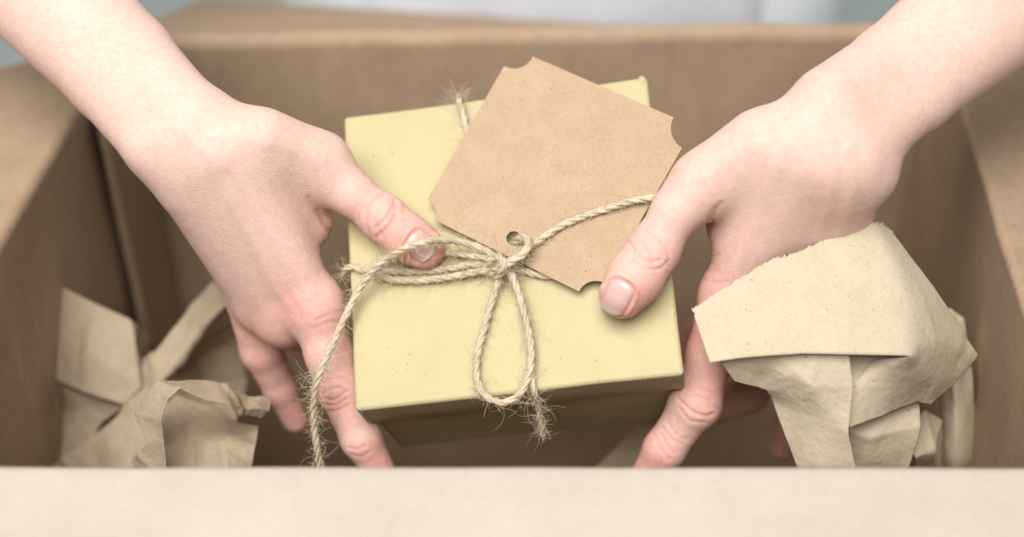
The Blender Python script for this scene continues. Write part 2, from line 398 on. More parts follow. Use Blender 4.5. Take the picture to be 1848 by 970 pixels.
twine('loose_end', [L(905, 474, 8*mm), L(875, 452, 9*mm), L(835, 438, 12*mm), L(800, 434, 17*mm), L(770, 437, 21.5*mm), L(735, 447, 21.5*mm), L(702, 464, 17*mm), L(672, 490, 12*mm), L(648, 524, 8*mm), L(625, 568, 7*mm), L(600, 622, 8*mm), U(578, 672, .556), U(567, 715, .560), U(566, 760, .566), U(572, 810, .572), U(578, 850, .578)], fuzz=1500)
twine('loose_end', [L(915, 484, 5*mm), L(930, 512, 3*mm), L(944, 555, 2.6*mm), L(953, 620, 2.4*mm), L(960, 680, 2.5*mm), lid(*(lambda q: (q[0], -W2-.001, .0012))(lid_uv(L(965, 705)))), U(969, 728, .557), U(975, 758, .563), U(979, 788, .569)], rad=.0011, fuzz=1700)
twine('loose_end', [L(916, 474, 10*mm), L(938, 456, 10.5*mm), L(962, 442, 9.5*mm), L(1005, 412, 9.5*mm), L(1050, 392, 10*mm), L(1095, 377, 11*mm), L(1140, 363, 12.5*mm), L(1180, 357, 13*mm), L(1215, 352, 10*mm)], fuzz=1300)
twine('knot', [L(926, 450, 0), L(930, 441, 5*mm), L(937, 431, 9.5*mm), L(948, 429, 12*mm), L(954, 440, 13*mm), L(948, 455, 13.5*mm), L(930, 468, 13*mm), L(908, 480, 11*mm), L(892, 489, 6*mm), L(888, 496, 2.5*mm)], rad=.00165)
twine('knot', [L(878, 486, 3*mm), L(884, 470, 8*mm), L(898, 463, 11.5*mm), L(908, 474, 13.5*mm), L(905, 491, 10*mm), L(898, 502, 4*mm), L(902, 508, 2.5*mm)], rad=.00165)
for k in range(26):                      # frayed ends
    hair(U(979+random.uniform(-6, 6), 780+random.uniform(-60, 8), .566), np.array([random.gauss(0, .5), -.2, random.gauss(-.9, .5)]), random.uniform(.003, .012), .00006)
for k in range(50):
    hair(U(565+random.uniform(-6, 6), 690+random.uniform(-30, 40), .561), np.array([random.gauss(-.3, .7), -.3, random.gauss(-.2, .6)]), random.uniform(.004, .011))
for k in range(26):
    hair(lid(uT+random.uniform(-.002, .002), W2, .003), np.array([random.gauss(0, .8), -.1, random.uniform(.1, .8)]), random.uniform(.005, .012))
fz = link('loose_fibres', mesh_from('loose_fibres', HV, HF, True), M['hair']); keep_world(fz, tw); fz['kind'] = 'stuff'

# ------------------------------------------------------------------ packing paper
def paper(name, label, V, faces, parent=None, torn=(), level=5, crumple=.0016, crease=.55, seed=0, mat=None, fscale=38):
    P = [U(*v) for v in V]
    me = mesh_from(name, P, faces, True)
    bm = bmesh.new(); bm.from_mesh(me)
    bmesh.ops.recalc_face_normals(bm, faces=bm.faces[:])
    if bm.faces and sum(f.normal.dot(Vector(CAM)-f.calc_center_median()) > 0 for f in bm.faces) < len(bm.faces)/2:
        bmesh.ops.reverse_faces(bm, faces=bm.faces[:])
    cl = bm.edges.layers.float.new('crease_edge'); vl = bm.verts.layers.float.new('crease_vert')
    for e in bm.edges: e[cl] = 1.0 if len(e.link_faces) == 1 else crease
    for v in bm.verts:
        if v.is_boundary: v[vl] = .55
    bm.to_mesh(me); bm.free()
    tmp = bpy.data.objects.new('tmp', me); COL.objects.link(tmp)
    s = tmp.modifiers.new('s', 'SUBSURF'); s.levels = level; s.render_levels = level; s.boundary_smooth = 'PRESERVE_CORNERS'
    dg = bpy.context.evaluated_depsgraph_get(); dg.update()
    m2 = bpy.data.meshes.new_from_object(tmp.evaluated_get(dg)); bpy.data.objects.remove(tmp); m2.name = name
    bm = bmesh.new(); bm.from_mesh(m2); bm.normal_update()
    rg = np.random.RandomState(seed*13+5); X = np.array([v.co for v in bm.verts]); NN = np.array([v.normal for v in bm.verts])
    ext = X.max(0)-X.min(0); h = np.zeros(len(X)); size = np.linalg.norm(ext)
    for k in range(26):                  # long straight folds: each bends the sheet along one line and fades out
        c = X[rg.randint(len(X))]; dr = rg.normal(size=3); dr /= np.linalg.norm(dr); rad = size*rg.uniform(.08, .30)
        dd = np.abs((X-c)@dr); wn = np.clip(1-np.linalg.norm(X-c, axis=1)/rad, 0, 1)
        wd = rg.uniform(.003, .012)
        h += crumple*rg.choice([-1, 1])*rg.uniform(.3, 1.0)*np.clip(1-dd/wd, 0, 1)*np.minimum(wn*2, 1)
        h += crumple*.8*rg.normal()*np.minimum((X-c)@dr, 0)/.02*wn*wn
    h += crumple*.35*np.array([1-2*abs(noise.noise(Vector(x)*fscale*1.6+Vector((seed*3.1, 0, 0)))) for x in X])
    h += .00012*np.array([noise.noise(Vector(x)*420) for x in X])
    X = X+NN*h[:, None]; new = {v: Vector(x) for v, x in zip(bm.verts, X)}
    for v in bm.verts: v.co = new[v]
    if torn:
        T = np.array(torn, float)
        for v in bm.verts:
            if not v.is_boundary: continue
            x, y, z = proj(np.array(v.co)); best = 1e9
            for a, b in zip(T[:-1], T[1:]):
                t = np.clip(np.dot([x-a[0], y-a[1]], b-a)/np.dot(b-a, b-a), 0, 1); best = min(best, np.hypot(*(a+(b-a)*t-[x, y])))
            if best < 14:
                s = (noise.noise(Vector((x*.05, y*.05, seed)))*4+random.gauss(0, 1.8))*z/F
                v.co += Vector(UP*s+RT*(s*.4))
    bm.to_mesh(m2); bm.free()
    o = link(name, m2, mat or M['paper'], None)
    m2.polygons.foreach_set('use_smooth', [True]*len(m2.polygons))
    md = o.modifiers.new('thickness', 'SOLIDIFY'); md.thickness = .0003; md.offset = -1
    if parent is not None: keep_world(o, parent)
    elif label: tag(o, label, 'packing paper', 'crumpled packing paper in the box')
    return o
GR = 'crumpled packing paper in the box'
# big folded sheet at the right
rp = thing('packing_paper', 'big folded brown packing paper with a torn upper edge, at the right hand', 'packing paper', tuple(U(1500, 860, .62)), GR)
TORN = [(1248, 557), (1321, 511), (1377, 476), (1447, 451), (1508, 425), (1579, 399), (1606, 416)]
V = [(1248, 557, .547), (1321, 511, .546), (1377, 476, .547), (1447, 451, .548), (1508, 425, .551), (1579, 399, .556), (1606, 414, .562),      # 0-6
     (1281, 655, .538), (1340, 646, .536), (1400, 641, .535), (1447, 638, .535), (1533, 640, .535), (1644, 643, .538),                          # 7-12
     (1640, 520, .546), (1688, 522, .566), (1738, 596, .576), (1767, 643, .584), (1700, 610, .556),                                              # 13-17
     (1728, 688, .580), (1680, 731, .573), (1657, 726, .568), (1600, 748, .558), (1533, 772, .548), (1534, 700, .548), (1590, 672, .546), (1578, 652, .549), (1690, 690, .563), (1530, 636, .551), (1652, 640, .552), (1600, 690, .552)]
Fp = [(0, 7, 8, 1), (1, 8, 9, 2), (2, 9, 10, 3), (3, 10, 11, 4), (4, 11, 12, 13), (4, 13, 5), (5, 13, 14, 6), (13, 17, 15, 14), (12, 17, 13), (17, 16, 15), (12, 26, 17), (17, 26, 18, 16),
      (26, 19, 18), (12, 20, 26), (20, 19, 26), (24, 21, 20, 12), (23, 22, 21, 24), (25, 23, 24), (25, 24, 12), (27, 23, 29, 28)]
paper('folded_front', None, V, Fp, rp, torn=TORN, crumple=.00035, crease=.3, seed=1)
V = [(1296, 648, .5415), (1400, 640, .5395), (1533, 640, .5395), (1540, 700, .541), (1326, 690, .549), (1382, 708, .551), (1470, 700, .541), (1392, 730, .556), (1442, 850, .562), (1480, 850, .556), (1490, 760, .546), (1530, 785, .5445), (1545, 850, .552),
     (1470, 960, .64), (1510, 960, .625), (1555, 960, .62)]
paper('hanging_fold', None, V, [(0, 4, 5, 1), (1, 5, 6), (1, 6, 3, 2), (5, 7, 10, 6), (6, 10, 11, 3), (7, 8, 9, 10), (10, 9, 12, 11), (8, 13, 14, 9), (9, 14, 15, 12)], rp, crumple=.0006, crease=.85, seed=2)
V = [(1500, 770, .562), (1600, 742, .567), (1660, 722, .574), (1663, 770, .573), (1640, 850, .58), (1560, 850, .573), (1515, 850, .575), (1575, 790, .562), (1630, 960, .65), (1540, 960, .65)]
paper('lower_fold', None, V, [(0, 7, 1), (1, 7, 3, 2), (0, 6, 5, 7), (7, 5, 4, 3), (6, 9, 8, 5), (5, 8, 4)], rp, crumple=.0004, crease=.85, seed=3)
# roll behind it
V = [(1690, 575, .63), (1713, 556, .618), (1738, 575, .622), (1750, 640, .625), (1700, 700, .618), (1725, 700, .604), (1755, 700, .618), (1690, 845, .63), (1725, 845, .612), (1768, 845, .63), (1668, 640, .645), (1665, 845, .66), (1690, 980, .72), (1725, 980, .70), (1768, 980, .72), (1665, 980, .74)]
paper('packing_paper', 'upright roll of brown packing paper against the right box wall', V, [(0, 10, 4), (0, 4, 5, 1), (1, 5, 6, 3), (1, 3, 2), (10, 11, 7, 4), (4, 7, 8, 5), (5, 8, 9, 6), (11, 15, 12, 7), (7, 12, 13, 8), (8, 13, 14, 9)], crumple=.0007, crease=.2, seed=4)
V = [(1630, 790, .605), (1668, 740, .60), (1700, 760, .61), (1688, 815, .60), (1655, 830, .60), (1640, 900, .66), (1700, 900, .66)]
paper('packing_paper', 'small pointed scrap of packing paper tucked beside the roll on the right', V, [(0, 4, 3, 1), (1, 3, 2), (4, 5, 6, 3), (3, 6, 2)], crumple=.0004, seed=5)
# left side
V = [(95, 510, .668), (170, 547, .662), (238, 578, .656), (256, 700, .650), (222, 730, .650), (150, 708, .655), (97, 685, .665), (160, 630, .652), (275, 615, .685), (268, 655, .69)]
lp = thing('packing_paper', 'folded square of brown packing paper standing at the left box wall', 'packing paper', tuple(U(180, 860, .72)), GR)
paper('folded_front', None, V, [(0, 6, 7, 1), (1, 7, 3, 2), (6, 5, 7), (7, 5, 4, 3), (2, 3, 9, 8)], lp, crumple=.0006, crease=.7, seed=6, mat=M['paper_brown'])
V = [(97, 688, .672), (150, 712, .664), (222, 735, .658), (180, 765, .664), (130, 770, .67), (90, 850, .68), (140, 860, .67), (105, 720, .685), (75, 960, .74), (160, 960, .74)]
paper('lower_fold', None, V, [(0, 7, 4, 1), (1, 4, 3, 2), (7, 5, 4), (4, 5, 6, 3), (5, 8, 9, 6)], lp, crumple=.0008, crease=.85, seed=7, mat=M['paper_brown'])
V = [(385, 508, .672), (340, 560, .664), (283, 632, .652), (255, 650, .66), (250, 700, .655), (280, 705, .645), (360, 600, .655), (420, 540, .662), (434, 612, .692), (352, 640, .686), (446, 690, .700), (370, 700, .692), (290, 690, .648),
     (200, 760, .648), (130, 815, .655), (85, 850, .665), (150, 860, .655), (230, 850, .632), (270, 780, .632), (60, 960, .73), (160, 960, .73), (260, 960, .71), (330, 790, .63), (420, 780, .64), (330, 900, .67), (440, 900, .68)]
paper('packing_paper', 'long creased ridge of brown packing paper rising behind the left hand', V,
      [(0, 1, 6, 7), (1, 2, 5, 6), (2, 3, 4, 5), (7, 6, 9, 8), (6, 5, 12, 9), (8, 9, 11, 10), (9, 12, 11), (4, 13, 18, 5), (5, 18, 22, 12), (12, 22, 23, 11), (11, 23, 10), (13, 14, 16, 17), (13, 17, 18), (14, 15, 16), (15, 19, 20, 16), (16, 20, 21, 17), (17, 24, 22, 18), (22, 24, 25, 23), (17, 21, 24)], crumple=.0012, crease=.92, seed=8, mat=M['paper_brown'])
# curled sheet in front at the left: outer arch and inner concave face
cl = thing('packing_paper', 'curled sheet of brown packing paper with an arched rim, nearest the front wall', 'packing paper', tuple(U(340, 860, .62)), GR)
V = [(218, 850, .590), (245, 745, .582), (282, 688, .580), (350, 686, .584), (410, 690, .590), (462, 712, .597), (492, 716, .603),
     (300, 850, .575), (296, 800, .572), (288, 760, .570), (300, 720, .570), (325, 699, .572), (370, 720, .575), (415, 730, .578), (430, 752, .580), (455, 735, .588), (488, 742, .597), (475, 758, .597),
     (215, 960, .68), (300, 960, .67), (265, 800, .577)]
paper('arched_rim', None, V, [(0, 7, 8, 20), (20, 8, 9, 1), (1, 9, 10, 2), (2, 10, 11), (2, 11, 3), (3, 11, 12, 4), (4, 12, 13), (4, 13, 15, 5), (13, 14, 15), (5, 15, 16, 6), (15, 14, 17, 16), (0, 18, 19, 7)], cl, crumple=.0009, crease=.7, seed=9, mat=M['paper_brown'])
V = [(284, 850, .588), (284, 790, .592), (289, 742, .604), (318, 714, .610), (378, 732, .616), (430, 764, .614), (466, 768, .606), (462, 800, .594), (452, 850, .59), (340, 800, .600), (400, 800, .590), (340, 850, .592), (410, 850, .580), (285, 960, .67), (340, 960, .67), (415, 960, .66), (450, 960, .67), (350, 750, .606)]
paper('inner_face', None, V, [(0, 11, 9, 1), (1, 9, 17, 2), (2, 17, 4, 3), (9, 10, 5, 17), (17, 5, 4), (10, 7, 6, 5), (11, 12, 10, 9), (12, 8, 7, 10), (0, 13, 14, 11), (11, 14, 15, 12), (12, 15, 16, 8)], cl, crumple=.0010, crease=.7, seed=10, mat=M['paper_brown'])
# a sheet lying deep in the box
V = [(1190, 740, .70), (1120, 800, .69), (1060, 855, .68), (1160, 865, .67), (1240, 800, .69), (1050, 960, .75), (1200, 960, .76)]
paper('packing_paper', 'dim slanted packing paper below the right fingertip under the gift box', V, [(0, 1, 4), (1, 2, 3, 4), (2, 5, 6, 3)], crumple=.0014, seed=12, mat=M['paper_brown'])

# ------------------------------------------------------------------ person: distance field body
def rc(a, b, ra, rb): return (np.array(a, float), np.array(b, float), float(ra), float(rb))
def d_rc(P, c):
    a, b, ra, rb = c; ba = b-a; l2 = ba@ba; pa = P-a
    h = np.clip((pa@ba)/l2, 0, 1)
    # round cone approximated with a corrected axis parameter
    dl = math.sqrt(l2); k = (ra-rb)/dl; k = max(-.9, min(.9, k))
    perp = np.linalg.norm(pa-ba*((pa@ba)/l2)[:, None], axis=1)
    h = np.clip((pa@ba)/l2-perp*k/math.sqrt(1-k*k)/dl, 0, 1)
    return np.linalg.norm(pa-ba*h[:, None], axis=1)-(ra+(rb-ra)*h)
def smin(a, b, k):
    h = np.maximum(k-np.abs(a-b), 0)/k
    return np.minimum(a, b)-h*h*k*.25
def pc(j0, j1):                          # joints (px, py, Z, radius in px) -> cone
    return rc(U(*j0[:3]), U(*j1[:3]), j0[3]*j0[2]/F, j1[3]*j1[2]/F)
def chain(js): return [pc(a, b) for a, b in zip(js[:-1], js[1:])]
def ball(px, py, Z, r): return rc(U(px, py, Z), U(px, py, Z)+np.array([1e-5, 0, 0]), r*Z/F, r*Z/F)
ELB = {'l': U(-250, -355, .64), 'r': U(2100, -245, .62)}
LHJ = dict(
    arm=[[(349, 199, 0.5585, 53), (246, 93, 0.5815, 58)], [(272, 256, 0.5625, 56), (196, 145, 0.583, 72)]], elbow_r=.035,
    palm=[[(422, 275, 0.559, 49), (566, 548, 0.584, 47)], [(390, 295, 0.563, 52), (515, 578, 0.595, 45)], [(362, 312, 0.568, 50), (474, 552, 0.602, 43)], [(346, 342, 0.572, 53), (452, 506, 0.606, 41)], [(478, 249, 0.56, 54), (577, 291, 0.573, 52)], [(470, 300, 0.57, 50), (560, 400, 0.588, 42)]],
    thumb=[(577, 299, 0.573, 42), (636, 350, 0.5725, 37), (692, 394, 0.5745, 41), (737, 431, 0.5735, 41), (766, 449, 0.573, 38)],
    fingers=[[(566, 548, .584, 47), (595, 640, .583, 43), (615, 702, .583, 41), (652, 792, .586, 36), (683, 846, .590, 29)],
             [(515, 578, .595, 45), (575, 630, .632, 38), (640, 690, .65, 34), (690, 740, .65, 28)],
             [(474, 552, .602, 43), (550, 600, .648, 36), (620, 650, .665, 32)],
             [(440, 512, .606, 41), (472, 632, .622, 37), (506, 702, .634, 29), (534, 757, .642, 25)]])
RHJ = dict(
    arm=[[(1498, 176, 0.5375, 60), (1599, 111, 0.5575, 62)], [(1540, 283, 0.541, 52), (1657, 179, 0.5575, 57)]], elbow_r=.036,
    palm=[[(1421, 287, 0.54, 57), (1312, 532, 0.57, 46)], [(1455, 295, 0.542, 58), (1375, 548, 0.582, 45)], [(1495, 305, 0.545, 56), (1450, 560, 0.594, 43)], [(1529, 330, 0.55, 55), (1522, 521, 0.598, 41)], [(1368, 258, 0.54, 61), (1268, 327, 0.549, 54)], [(1380, 310, 0.552, 58), (1320, 400, 0.568, 44)]],
    thumb=[(1273, 335, 0.549, 43), (1219, 382, 0.549, 41), (1179, 452, 0.5505, 45), (1146, 502, 0.5495, 48), (1123, 534, 0.549, 42)],
    fingers=[[(1312, 532, .570, 46), (1282, 640, .574, 43), (1256, 728, .577, 41), (1199, 812, .582, 37), (1168, 862, .588, 31)],
             [(1375, 548, .582, 45), (1268, 612, .628, 38), (1190, 660, .645, 33), (1130, 690, .645, 28)],
             [(1450, 560, .594, 43), (1350, 708, .640, 37), (1262, 745, .655, 31), (1210, 750, .655, 26)],
             [(1518, 520, .598, 41), (1450, 700, .640, 33), (1414, 805, .660, 26)]])
def build(J, side):
    e = ELB[side]
    arm = [[pc(*c), rc(U(*c[1][:3]), e, c[1][3]*c[1][2]/F, J['elbow_r'])] for c in J['arm']]
    return dict(arm=arm, palm=[pc(*c) for c in J['palm']], thumb=chain(J['thumb']), fingers=[chain(c) for c in J['fingers']])
LH, RH = build(LHJ, 'l'), build(RHJ, 'r')
# knuckle pads and joints that swell
LH['bumps'] = [ball(572, 556, .580, 44), ball(526, 560, .5885, 40), ball(476, 540, .597, 38)]
RH['bumps'] = [ball(1254, 730, .5755, 41), ball(1565, 315, .546, 50)]
def union(P, cs, k):
    d = None
    for c in cs:
        x = d_rc(P, c); d = x if d is None else smin(d, x, k)
    return d
def f_hand(P, H):
    arm = None
    for ch in H['arm']:
        x = union(P, ch, .004); arm = x if arm is None else smin(arm, x, .022)
    d = smin(arm, union(P, H['palm'], .013), .020)
    for c in H.get('bumps', ()): d = smin(d, d_rc(P, c), .006)
    d = smin(d, union(P, H['thumb'], .004), .010)
    fg = None
    for ch in H['fingers']:
        e = union(P, ch, .003); fg = e if fg is None else smin(fg, e, .0012)
    return smin(d, fg, .006)
SH = {'l': np.array([-.145, .525, .545]), 'r': np.array([.215, .525, .545])}
CX = .037
def torso_d(P, grow=0.0):
    # pelvis to shoulders: a stack of flattened round cones
    S = np.array([1, 1.55, 1]); c0 = np.array([CX, .585, 0])
    Q = (P-c0)*S*np.array([.78, 1, 1])
    d = d_rc(Q, rc((-.055, 0, -.06), (-.05, 0, .12), .118+grow, .105+grow)); d2 = d_rc(Q, rc((.055, 0, -.06), (.05, 0, .12), .118+grow, .105+grow)); d = smin(d, d2, .05)
    d = smin(d, d_rc(Q, rc((0, 0, .12), (0, -.02, .42), .135+grow, .155+grow)), .05)
    d = smin(d, d_rc(Q, rc((-.13, -.06, .50), (.13, -.06, .50), .065+grow, .065+grow)), .06)
    d = smin(d, d_rc(Q, rc((0, -.06, .5), (0, -.08, .64), .06, .055)), .04)
    return d/1.35
def arm_d(P, s, grow=0.0):
    return d_rc(P, rc(ELB[s], SH[s], .040+grow, .052+grow))
GROUPS = [lambda P: f_hand(P, LH), lambda P: f_hand(P, RH), lambda P: smin(smin(torso_d(P, -.02), arm_d(P, 'l'), .04), arm_d(P, 'r'), .04)]
def combine(ds):
    d = ds[0]
    for x in ds[1:]: d = smin(d, x, .012)
    return d
def body_sdf(P, chunk=400000):
    out = np.empty(len(P))
    for i in range(0, len(P), chunk): out[i:i+chunk] = combine([g(P[i:i+chunk]) for g in GROUPS])
    return out
def surface_nets(groups, comb, lo, hi, h, n=8):
    """sparse surface nets: blocks of n^3 cells of size h near the surface"""
    lo = np.array(lo); dims = np.ceil((np.array(hi)-lo)/(h*n)).astype(int)
    gi = np.stack(np.meshgrid(*[np.arange(x) for x in dims], indexing='ij'), -1).reshape(-1, 3)
    cen = lo+(gi+.5)*h*n; G = []
    for g in groups:
        G.append(np.concatenate([g(cen[i:i+300000]) for i in range(0, len(cen), 300000)]))
    G = np.array(G); c = comb(list(G)); keep = np.abs(c) < h*n*1.15
    gi = gi[keep]; G = G[:, keep]; loc = np.stack(np.meshgrid(*[np.arange(n+1)]*3, indexing='ij'), -1).reshape(-1, 3)
    D = np.full((len(gi), len(loc)), 1e3)
    margin = h*n*1.0+.02
    order = np.stack([np.where(G[k] < np.abs(comb(list(G)))+margin*1.5, 1, 0) for k in range(len(groups))])
    codes = sum(order[k] << k for k in range(len(groups)))
    for code in np.unique(codes):
        idx = np.where(codes == code)[0]; act = [groups[k] for k in range(len(groups)) if code >> k & 1]
        if not act: continue
        for i in range(0, len(idx), 400):
            b = idx[i:i+400]; P = (lo+(gi[b][:, None, :]*n+loc[None])*h).reshape(-1, 3)
            D[b] = comb([g(P) for g in act]).reshape(len(b), -1)
    m = n+1; D = D.reshape(-1, m, m, m); ins = D < 0
    BIG = np.array(dims)*n+4
    def key(c): return (c[:, 0].astype(np.int64)*BIG[1]+c[:, 1])*BIG[2]+c[:, 2]
    cnt = np.zeros((len(gi), n, n, n)); acc = np.zeros((len(gi), n, n, n, 3)); cs = np.zeros((len(gi), n, n, n), int)
    for dx in (0, 1):
        for dy in (0, 1):
            for dz in (0, 1): cs += ins[:, dx:dx+n, dy:dy+n, dz:dz+n]
    act = (cs > 0) & (cs < 8); B, I, J, K = np.where(act)
    vals = {}
    for dx in (0, 1):
        for dy in (0, 1):
            for dz in (0, 1): vals[dx, dy, dz] = D[B, I+dx, J+dy, K+dz]
    acc = np.zeros((len(B), 3)); cnt = np.zeros(len(B))
    for p in vals:
        for ax in range(3):
            if p[ax] == 0:
                q = list(p); q[ax] = 1; q = tuple(q); a, b = vals[p], vals[q]; x = (a < 0) != (b < 0)
                t = np.where(x, a/np.where(a-b == 0, 1, a-b), 0)
                pos = np.tile(np.array(p, float), (len(B), 1)); pos[:, ax] = t
                acc[x] += pos[x]; cnt[x] += 1
    cell = gi[B]*n+np.stack([I, J, K], 1); verts = lo+(cell+acc/cnt[:, None])*h
    ck = key(cell); so = np.argsort(ck); cks = ck[so]
    quads = []
    for ax in range(3):
        sl0 = [slice(None)]+[slice(0, n)]*3; sl1 = list(sl0); sl1[ax+1] = slice(1, n+1)
        a, b = ins[tuple(sl0)], ins[tuple(sl1)]
        Bx, I, J, K = np.where(a != b); flip = a[Bx, I, J, K]
        pt = gi[Bx]*n+np.stack([I, J, K], 1)
        u, v = (ax+1) % 3, (ax+2) % 3; ids = []; ok = np.ones(len(pt), bool)
        for (du, dv) in ((-1, -1), (0, -1), (0, 0), (-1, 0)):
            c = pt.copy(); c[:, u] += du; c[:, v] += dv; kk = key(c)
            w = np.clip(np.searchsorted(cks, kk), 0, len(cks)-1); ok &= cks[w] == kk; ids.append(so[w])
        q = np.stack(ids, 1); q[~flip] = q[~flip][:, ::-1]; quads.append(q[ok])
    return verts, np.concatenate(quads)
def project(V, f, it=2, e=2e-4):
    for k in range(it):
        d = f(V); g = np.stack([(f(V+np.eye(3)[i]*e)-f(V-np.eye(3)[i]*e))/(2*e) for i in range(3)], 1)
        g /= np.maximum(np.linalg.norm(g, axis=1), .3)[:, None]
        V = V-g*d[:, None]
    return V, g
def np_mesh(name, V, Q):
    me = bpy.data.meshes.new(name); me.vertices.add(len(V)); me.vertices.foreach_set('co', np.ascontiguousarray(V, np.float32).ravel())
    k = Q.shape[1]; me.loops.add(len(Q)*k); me.loops.foreach_set('vertex_index', Q.astype(np.int32).ravel())
    me.polygons.add(len(Q)); me.polygons.foreach_set('loop_start', np.arange(0, len(Q)*k, k, dtype=np.int32))
    me.update(calc_edges=True); me.validate(); me.polygons.foreach_set('use_smooth', np.ones(len(me.polygons), bool)); return me
V, Q = surface_nets(GROUPS, combine, (-.42, -.02, -.15), (.42, .75, .72), .0022)
me = np_mesh('body', V, Q)
# finer mesh where the arms are in view
bm = bmesh.new(); bm.from_mesh(me); bm.verts.ensure_lookup_table()
px, py, pz = proj(V); vis = (px > -120) & (px < 1970) & (py > -90) & (py < 900) & (pz < .69)
fs = [f for f in bm.faces if all(vis[v.index] for v in f.verts)]
es = list({e for f in fs for e in f.edges})
bmesh.ops.subdivide_edges(bm, edges=es, cuts=3, use_grid_fill=True)
bmesh.ops.triangulate(bm, faces=[f for f in bm.faces if len(f.verts) > 4])
bm.to_mesh(me); bm.free()
V = np.empty(len(me.vertices)*3, np.float32); me.vertices.foreach_get('co', V); V = V.reshape(-1, 3).astype(float)
px, py, pz = proj(V); hm = (px > -130) & (px < 1980) & (py > -100) & (py < 910) & (pz < .70)
side = V[:, 0] < 0
NRM = np.zeros_like(V)
for sel, H in ((hm & side, LH), (hm & ~side, RH)):
    V[sel], NRM[sel] = project(V[sel], lambda P: combine([f_hand(P, H)]) , 2)
px, py, pz = proj(V)
toc = CAM-V; toc /= np.linalg.norm(toc, axis=1)[:, None]; facing = (NRM*toc).sum(1)
red = np.zeros(len(V)); disp = np.zeros(len(V))
def crop(s, ox, oy, pts): return [(ox+x*s, oy+y*s) for x, y in pts]
def polyd(pts, idx):
    x, y = px[idx], py[idx]; best = np.full(len(idx), 1e9)
    for a, b in zip(pts[:-1], pts[1:]):
        a = np.array(a); b = np.array(b); ab = b-a
        t = np.clip(((x-a[0])*ab[0]+(y-a[1])*ab[1])/(ab@ab), 0, 1)
        best = np.minimum(best, np.hypot(x-a[0]-ab[0]*t, y-a[1]-ab[1]*t))
    return best
def smoothpts(pts):
    P = [np.array((*p, 0.0)) for p in pts]
    return [tuple(c[:2]) for c in catmull(P, 4.0)] if len(P) > 2 else pts
C2 = (.4124, 380, 160); C3 = (.3918, 400, 480); C5 = (.4845, 1040, 150); C6 = (.3918, 1060, 480)
CREASES = [(crop(*C2, p), d, w) for p, d, w in [
    ([(755, 462), (710, 497), (688, 555), (685, 605), (702, 655)], .35, 3), ([(805, 488), (792, 530), (762, 575), (725, 607)], .42, 3), ([(718, 568), (735, 615), (752, 650)], .30, 2.6),
    ([(725, 652), (772, 612), (803, 560), (812, 505)], .38, 3), ([(846, 512), (852, 560), (835, 612), (802, 662)], .18, 3), ([(668, 520), (655, 570), (662, 620)], .12, 3),
    ([(470, 535), (508, 598), (556, 655)], .32, 4), ([(432, 480), (480, 560), (562, 690)], .35, 5), ([(480, 692), (530, 662), (572, 640)], .25, 4), ([(470, 850), (530, 830), (585, 825)], .18, 4), ([(500, 780), (545, 765), (580, 770)], .15, 4)]]
CREASES += [(crop(*C5, p), d, w) for p, d, w in [
    ([(193, 590), (228, 640), (270, 665), (312, 660)], .40, 3), ([(258, 553), (312, 590), (342, 640), (347, 682)], .35, 3), ([(245, 600), (272, 642), (288, 672)], .28, 2.6), ([(213, 657), (260, 690), (312, 692), (342, 664)], .35, 3), ([(200, 560), (240, 545), (280, 545)], .15, 3),
    ([(537, 450), (503, 520), (472, 600), (470, 655)], .45, 4), ([(515, 470), (480, 540), (460, 600)], .4, 5), ([(470, 690), (500, 702), (530, 700)], .2, 3), ([(470, 730), (520, 745), (560, 740)], .2, 3), ([(450, 640), (490, 650), (530, 640)], .2, 3)]]
CREASES += [(crop(*C3, p), d, w) for p, d, w in [
    ([(468, 590), (502, 568), (542, 562), (575, 580)], .4, 3), ([(475, 612), (520, 620), (562, 590)], .42, 3), ([(480, 642), (530, 642), (572, 615)], .4, 3), ([(500, 672), (545, 662), (585, 640)], .3, 3), ([(470, 540), (520, 520), (580, 520)], .2, 3),
    ([(590, 838), (622, 846), (662, 828)], .3, 3), ([(600, 868), (642, 880), (680, 860)], .25, 3), ([(440, 250), (500, 225), (560, 215)], .2, 4), ([(420, 290), (480, 265), (560, 255)], .2, 4), ([(320, 150), (350, 200), (365, 250)], .2, 5)]]
CREASES += [(crop(*C6, p), d, w) for p, d, w in [
    ([(420, 610), (480, 668), (540, 692), (580, 682)], .42, 3), ([(440, 600), (500, 598), (570, 622)], .3, 3), ([(428, 660), (470, 712), (540, 722)], .32, 3), ([(455, 575), (520, 570), (590, 590)], .2, 3),
    ([(340, 775), (368, 832), (402, 864)], .25, 3), ([(345, 745), (390, 800), (440, 820)], .22, 3), ([(370, 720), (420, 790), (460, 800)], .18, 3), ([(310, 780), (340, 850), (380, 890)], .22, 3)]]
NAILS = [((865, 652), (972, 726), 137, C2), ((182, 738), (119, 858), 116, C5)]
idx = np.where(hm & (facing > .1) & (pz < .612))[0]
for pts, dep, wid in CREASES:
    s = polyd(smoothpts(pts), idx); g = np.exp(-(s/(wid*1.0))**2)
    disp[idx] -= dep*.00095*g; disp[idx] += dep*.00012*np.exp(-((s-wid*2.4)/(wid*1.3))**2)
    red[idx] += .75*dep*np.exp(-(s/(wid*1.25))**2)
def blob(cx, cy, r, a, zmax=.62):
    i = np.where(hm & (pz < zmax))[0]
    red[i] += a*np.exp(-((px[i]-cx)**2+(py[i]-cy)**2)/(r*r))
